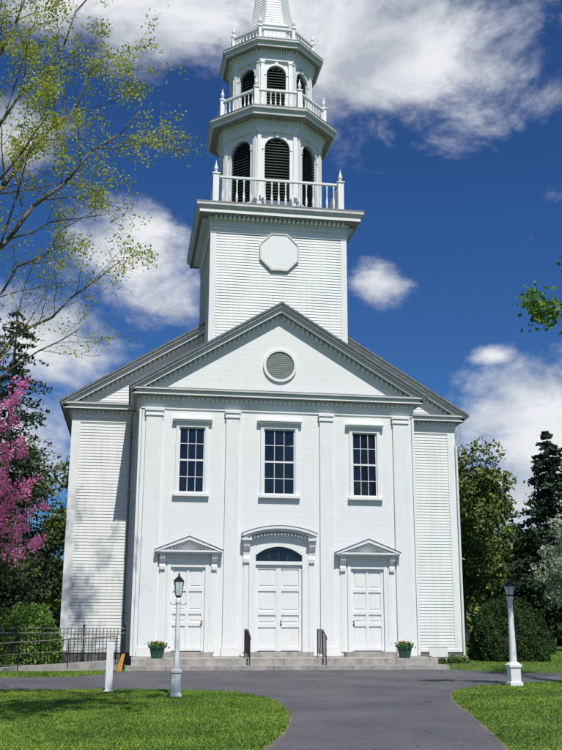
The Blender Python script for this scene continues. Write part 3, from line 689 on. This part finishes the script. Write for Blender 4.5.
def yew(loc,rx,h,n,seed,label,leaf=YEW,ry=.85,e=.9,ex=2.15,j=.05,size=.05,bm_=.5):
    r=np.random.default_rng(seed);o=empty('yew_shrub',loc,label=label,category='shrub')
    q=r.normal(size=(n,3));q/=np.linalg.norm(q,axis=1)[:,None];q[:,2]=np.abs(q[:,2])
    a=np.arctan2(q[:,1],q[:,0]);bmp=1+bm_*(.07*np.sin(a*5+q[:,2]*6)+.05*np.sin(a*9-q[:,2]*11)+.03*np.sin(a*17+q[:,2]*19))
    s=np.sign(q)*np.abs(q)**e;s/= (np.abs(s)**ex).sum(1)[:,None]**(1/ex)
    C=s*np.array([rx,rx*ry,h])*bmp[:,None]*r.uniform(1-2*j,1+j,n)[:,None];quads('crown',leafq(C,size,r),leaf,o)
    m=MB();m.lathe([(rx*.78,0),(rx*.82,h*.35),(rx*.66,h*.65),(rx*.35,h*.82),(.05,h*.88)],0,0,14);m.tube((0,0,-.1),(0,0,h*.5),.1,.05);obj('trunk',m,BARKD,o)
yew((11.3,4.5,0),1.75,2.6,42000,31,'large rounded clipped yew beside the church',bm_=.8)
yew((-9.6,-.1,0),1.2,2.1,17000,32,'rounded light green shrub behind the iron fence',BUSHL,j=.08,size=.06,bm_=1)
yew((15.5,12,0),1.3,1.5,8000,33,'low dark green yew at the lawn edge',size=.07)
r=np.random.default_rng(77);C=[]
for i in range(420):
    a=r.uniform(-1.35,1.35);d=r.uniform(62,95);x=math.sin(a)*d;y=math.cos(a)*d+5;h=r.uniform(5,13);c=np.array([x,y,h*.5]);q=r.normal(size=(90,3));q/=np.linalg.norm(q,axis=1)[:,None];C.append(c+q*np.array([3.4,3.4,h*.52])*r.uniform(.6,1.05,90)[:,None])
quads('far_wood',leafq(np.concatenate(C),.6,r),LEAFO,kind='stuff')
# ------------------------------------------------------------------ light
EL,AZ=54,173
w=bpy.data.worlds.new('World');S.world=w;w.use_nodes=True;nt=w.node_tree;n=nt.nodes;l=nt.links
bg=n['Background'];bg.inputs['Strength'].default_value=.1
sky=n.new('ShaderNodeTexSky');sky.sky_type='NISHITA';sky.sun_disc=False;sky.sun_elevation=math.radians(EL);sky.sun_rotation=math.radians(AZ);sky.dust_density=.4;sky.ozone_density=2.5
tint=n.new('ShaderNodeMix');tint.data_type='RGBA';tint.blend_type='MULTIPLY';tint.inputs[0].default_value=1;l.new(sky.outputs[0],tint.inputs[6]);tint.inputs[7].default_value=(.22,.44,.76,1)
tc=n.new('ShaderNodeTexCoord')
def M(op,a,b=None,c=None,cl=False):
    k=n.new('ShaderNodeMath');k.operation=op;k.use_clamp=cl
    for i,v in enumerate((a,b,c)):
        if v is None:continue
        if hasattr(v,'is_linked'):l.new(v,k.inputs[i])
        else:k.inputs[i].default_value=v
    return k.outputs[0]
def VD(v,vec):
    k=n.new('ShaderNodeVectorMath');k.operation='DOT_PRODUCT';l.new(v,k.inputs[0]);k.inputs[1].default_value=vec;return k.outputs['Value']
D=tc.outputs['Generated']
def fbm(scale,detail,rough=.6,off=(0,0,0),dist=0,st=(1,1,1.6)):
    mp=n.new('ShaderNodeMapping');mp.inputs['Location'].default_value=off;mp.inputs['Scale'].default_value=st;l.new(D,mp.inputs['Vector'])
    k=n.new('ShaderNodeTexNoise');k.inputs['Scale'].default_value=scale;k.inputs['Detail'].default_value=detail;k.inputs['Roughness'].default_value=rough;k.inputs['Distortion'].default_value=dist
    l.new(mp.outputs[0],k.inputs['Vector']);return k.outputs['Fac']
best=None
# azimuth, elevation, half-width, half-height, thickness
blobs=[(16.5,32.6,7.2,4.2,1.15),(12,35,9,3.8,1.15),(1,35.2,10,3.4,1.1),(25,37.0,7,1.8,.8),(-.2,20.4,4.6,3.4,1),(-5.5,16,5,3,1),(-8.5,27,4,2.2,.9),(14.8,19.8,2.1,1.7,.72),(21.8,15.0,2.3,.8,.5),(26.5,10.2,6.5,3.8,1.15),(22.5,6.6,7,2.4,1),(-8,10,6,3,1),(50,25,16,6,1),(-50,28,20,7,1),(180,35,50,12,1)]
for az,el,ra,re,amp in blobs:
    a,e=math.radians(az),math.radians(el)
    c=(math.sin(a)*math.cos(e),math.cos(a)*math.cos(e),math.sin(e));rt=(math.cos(a),-math.sin(a),0);up=(-math.sin(a)*math.sin(e),-math.cos(a)*math.sin(e),math.cos(e))
    x=M('MULTIPLY',VD(D,rt),1/math.sin(math.radians(ra)));y=M('MULTIPLY',VD(D,up),1/math.sin(math.radians(re)))
    s=M('MULTIPLY_ADD',x,x,M('MULTIPLY',y,y));fr=M('MULTIPLY',M('LESS_THAN',VD(D,c),0),9)
    v=M('SUBTRACT',amp,M('ADD',M('SQRT',s),fr))
    best=v if best is None else M('MAXIMUM',best,v)
best=M('MAXIMUM',best,-.8)
nz=fbm(9,8,.64,(3.1,1.7,.4),.25)
d=M('ADD',M('MULTIPLY',best,1.3),M('MULTIPLY',M('SUBTRACT',nz,.5),3.6))
mr=n.new('ShaderNodeMapRange');mr.interpolation_type='SMOOTHSTEP';mr.inputs[1].default_value=-.25;mr.inputs[2].default_value=1.1;l.new(d,mr.inputs[0])
nz2=fbm(6.5,5,.6,(1.3,5.7,2.55),.3)
cr=n.new('ShaderNodeValToRGB');cr.color_ramp.elements[0].position=.33;cr.color_ramp.elements[1].position=.56;cr.color_ramp.elements[0].color=(4.4,4.8,5.5,1);cr.color_ramp.elements[1].color=(8.3,8.5,8.8,1);l.new(nz2,cr.inputs[0])
mx=n.new('ShaderNodeMix');mx.data_type='RGBA';l.new(mr.outputs[0],mx.inputs[0]);l.new(tint.outputs[2],mx.inputs[6]);l.new(cr.outputs[0],mx.inputs[7]);l.new(mx.outputs[2],bg.inputs['Color'])
try:
    w.cycles.sampling_method='MANUAL';w.cycles.sample_map_resolution=256
except Exception as ex:print(ex)
sd=bpy.data.lights.new('sun','SUN');sd.energy=4.3;sd.angle=math.radians(.5);sd.color=(1,.97,.92);so=bpy.data.objects.new('sun',sd);COL.objects.link(so)
e,a=math.radians(EL),math.radians(AZ);dirv=Vector((math.sin(a)*math.cos(e),math.cos(a)*math.cos(e),math.sin(e)));so.rotation_euler=dirv.to_track_quat('Z','Y').to_euler()
# ------------------------------------------------------------------ camera
ps,pt,ro=[math.radians(v) for v in(8.834,14.17,.249)]
fwd=Vector((math.sin(ps)*math.cos(pt),math.cos(ps)*math.cos(pt),math.sin(pt)));r0=Vector((math.cos(ps),-math.sin(ps),0));u0=r0.cross(fwd)
rr=r0*math.cos(ro)+u0*math.sin(ro);uu=u0*math.cos(ro)-r0*math.sin(ro)
cd=bpy.data.cameras.new('camera');co=bpy.data.objects.new('camera',cd);COL.objects.link(co)
co.matrix_world=Matrix(((rr.x,uu.x,-fwd.x,-5.902),(rr.y,uu.y,-fwd.y,-38.321),(rr.z,uu.z,-fwd.z,1.942),(0,0,0,1)))
cd.sensor_fit='HORIZONTAL';cd.sensor_width=36;cd.lens=952.97/562*36;cd.clip_end=3000;cd.clip_start=.1
S.camera=co
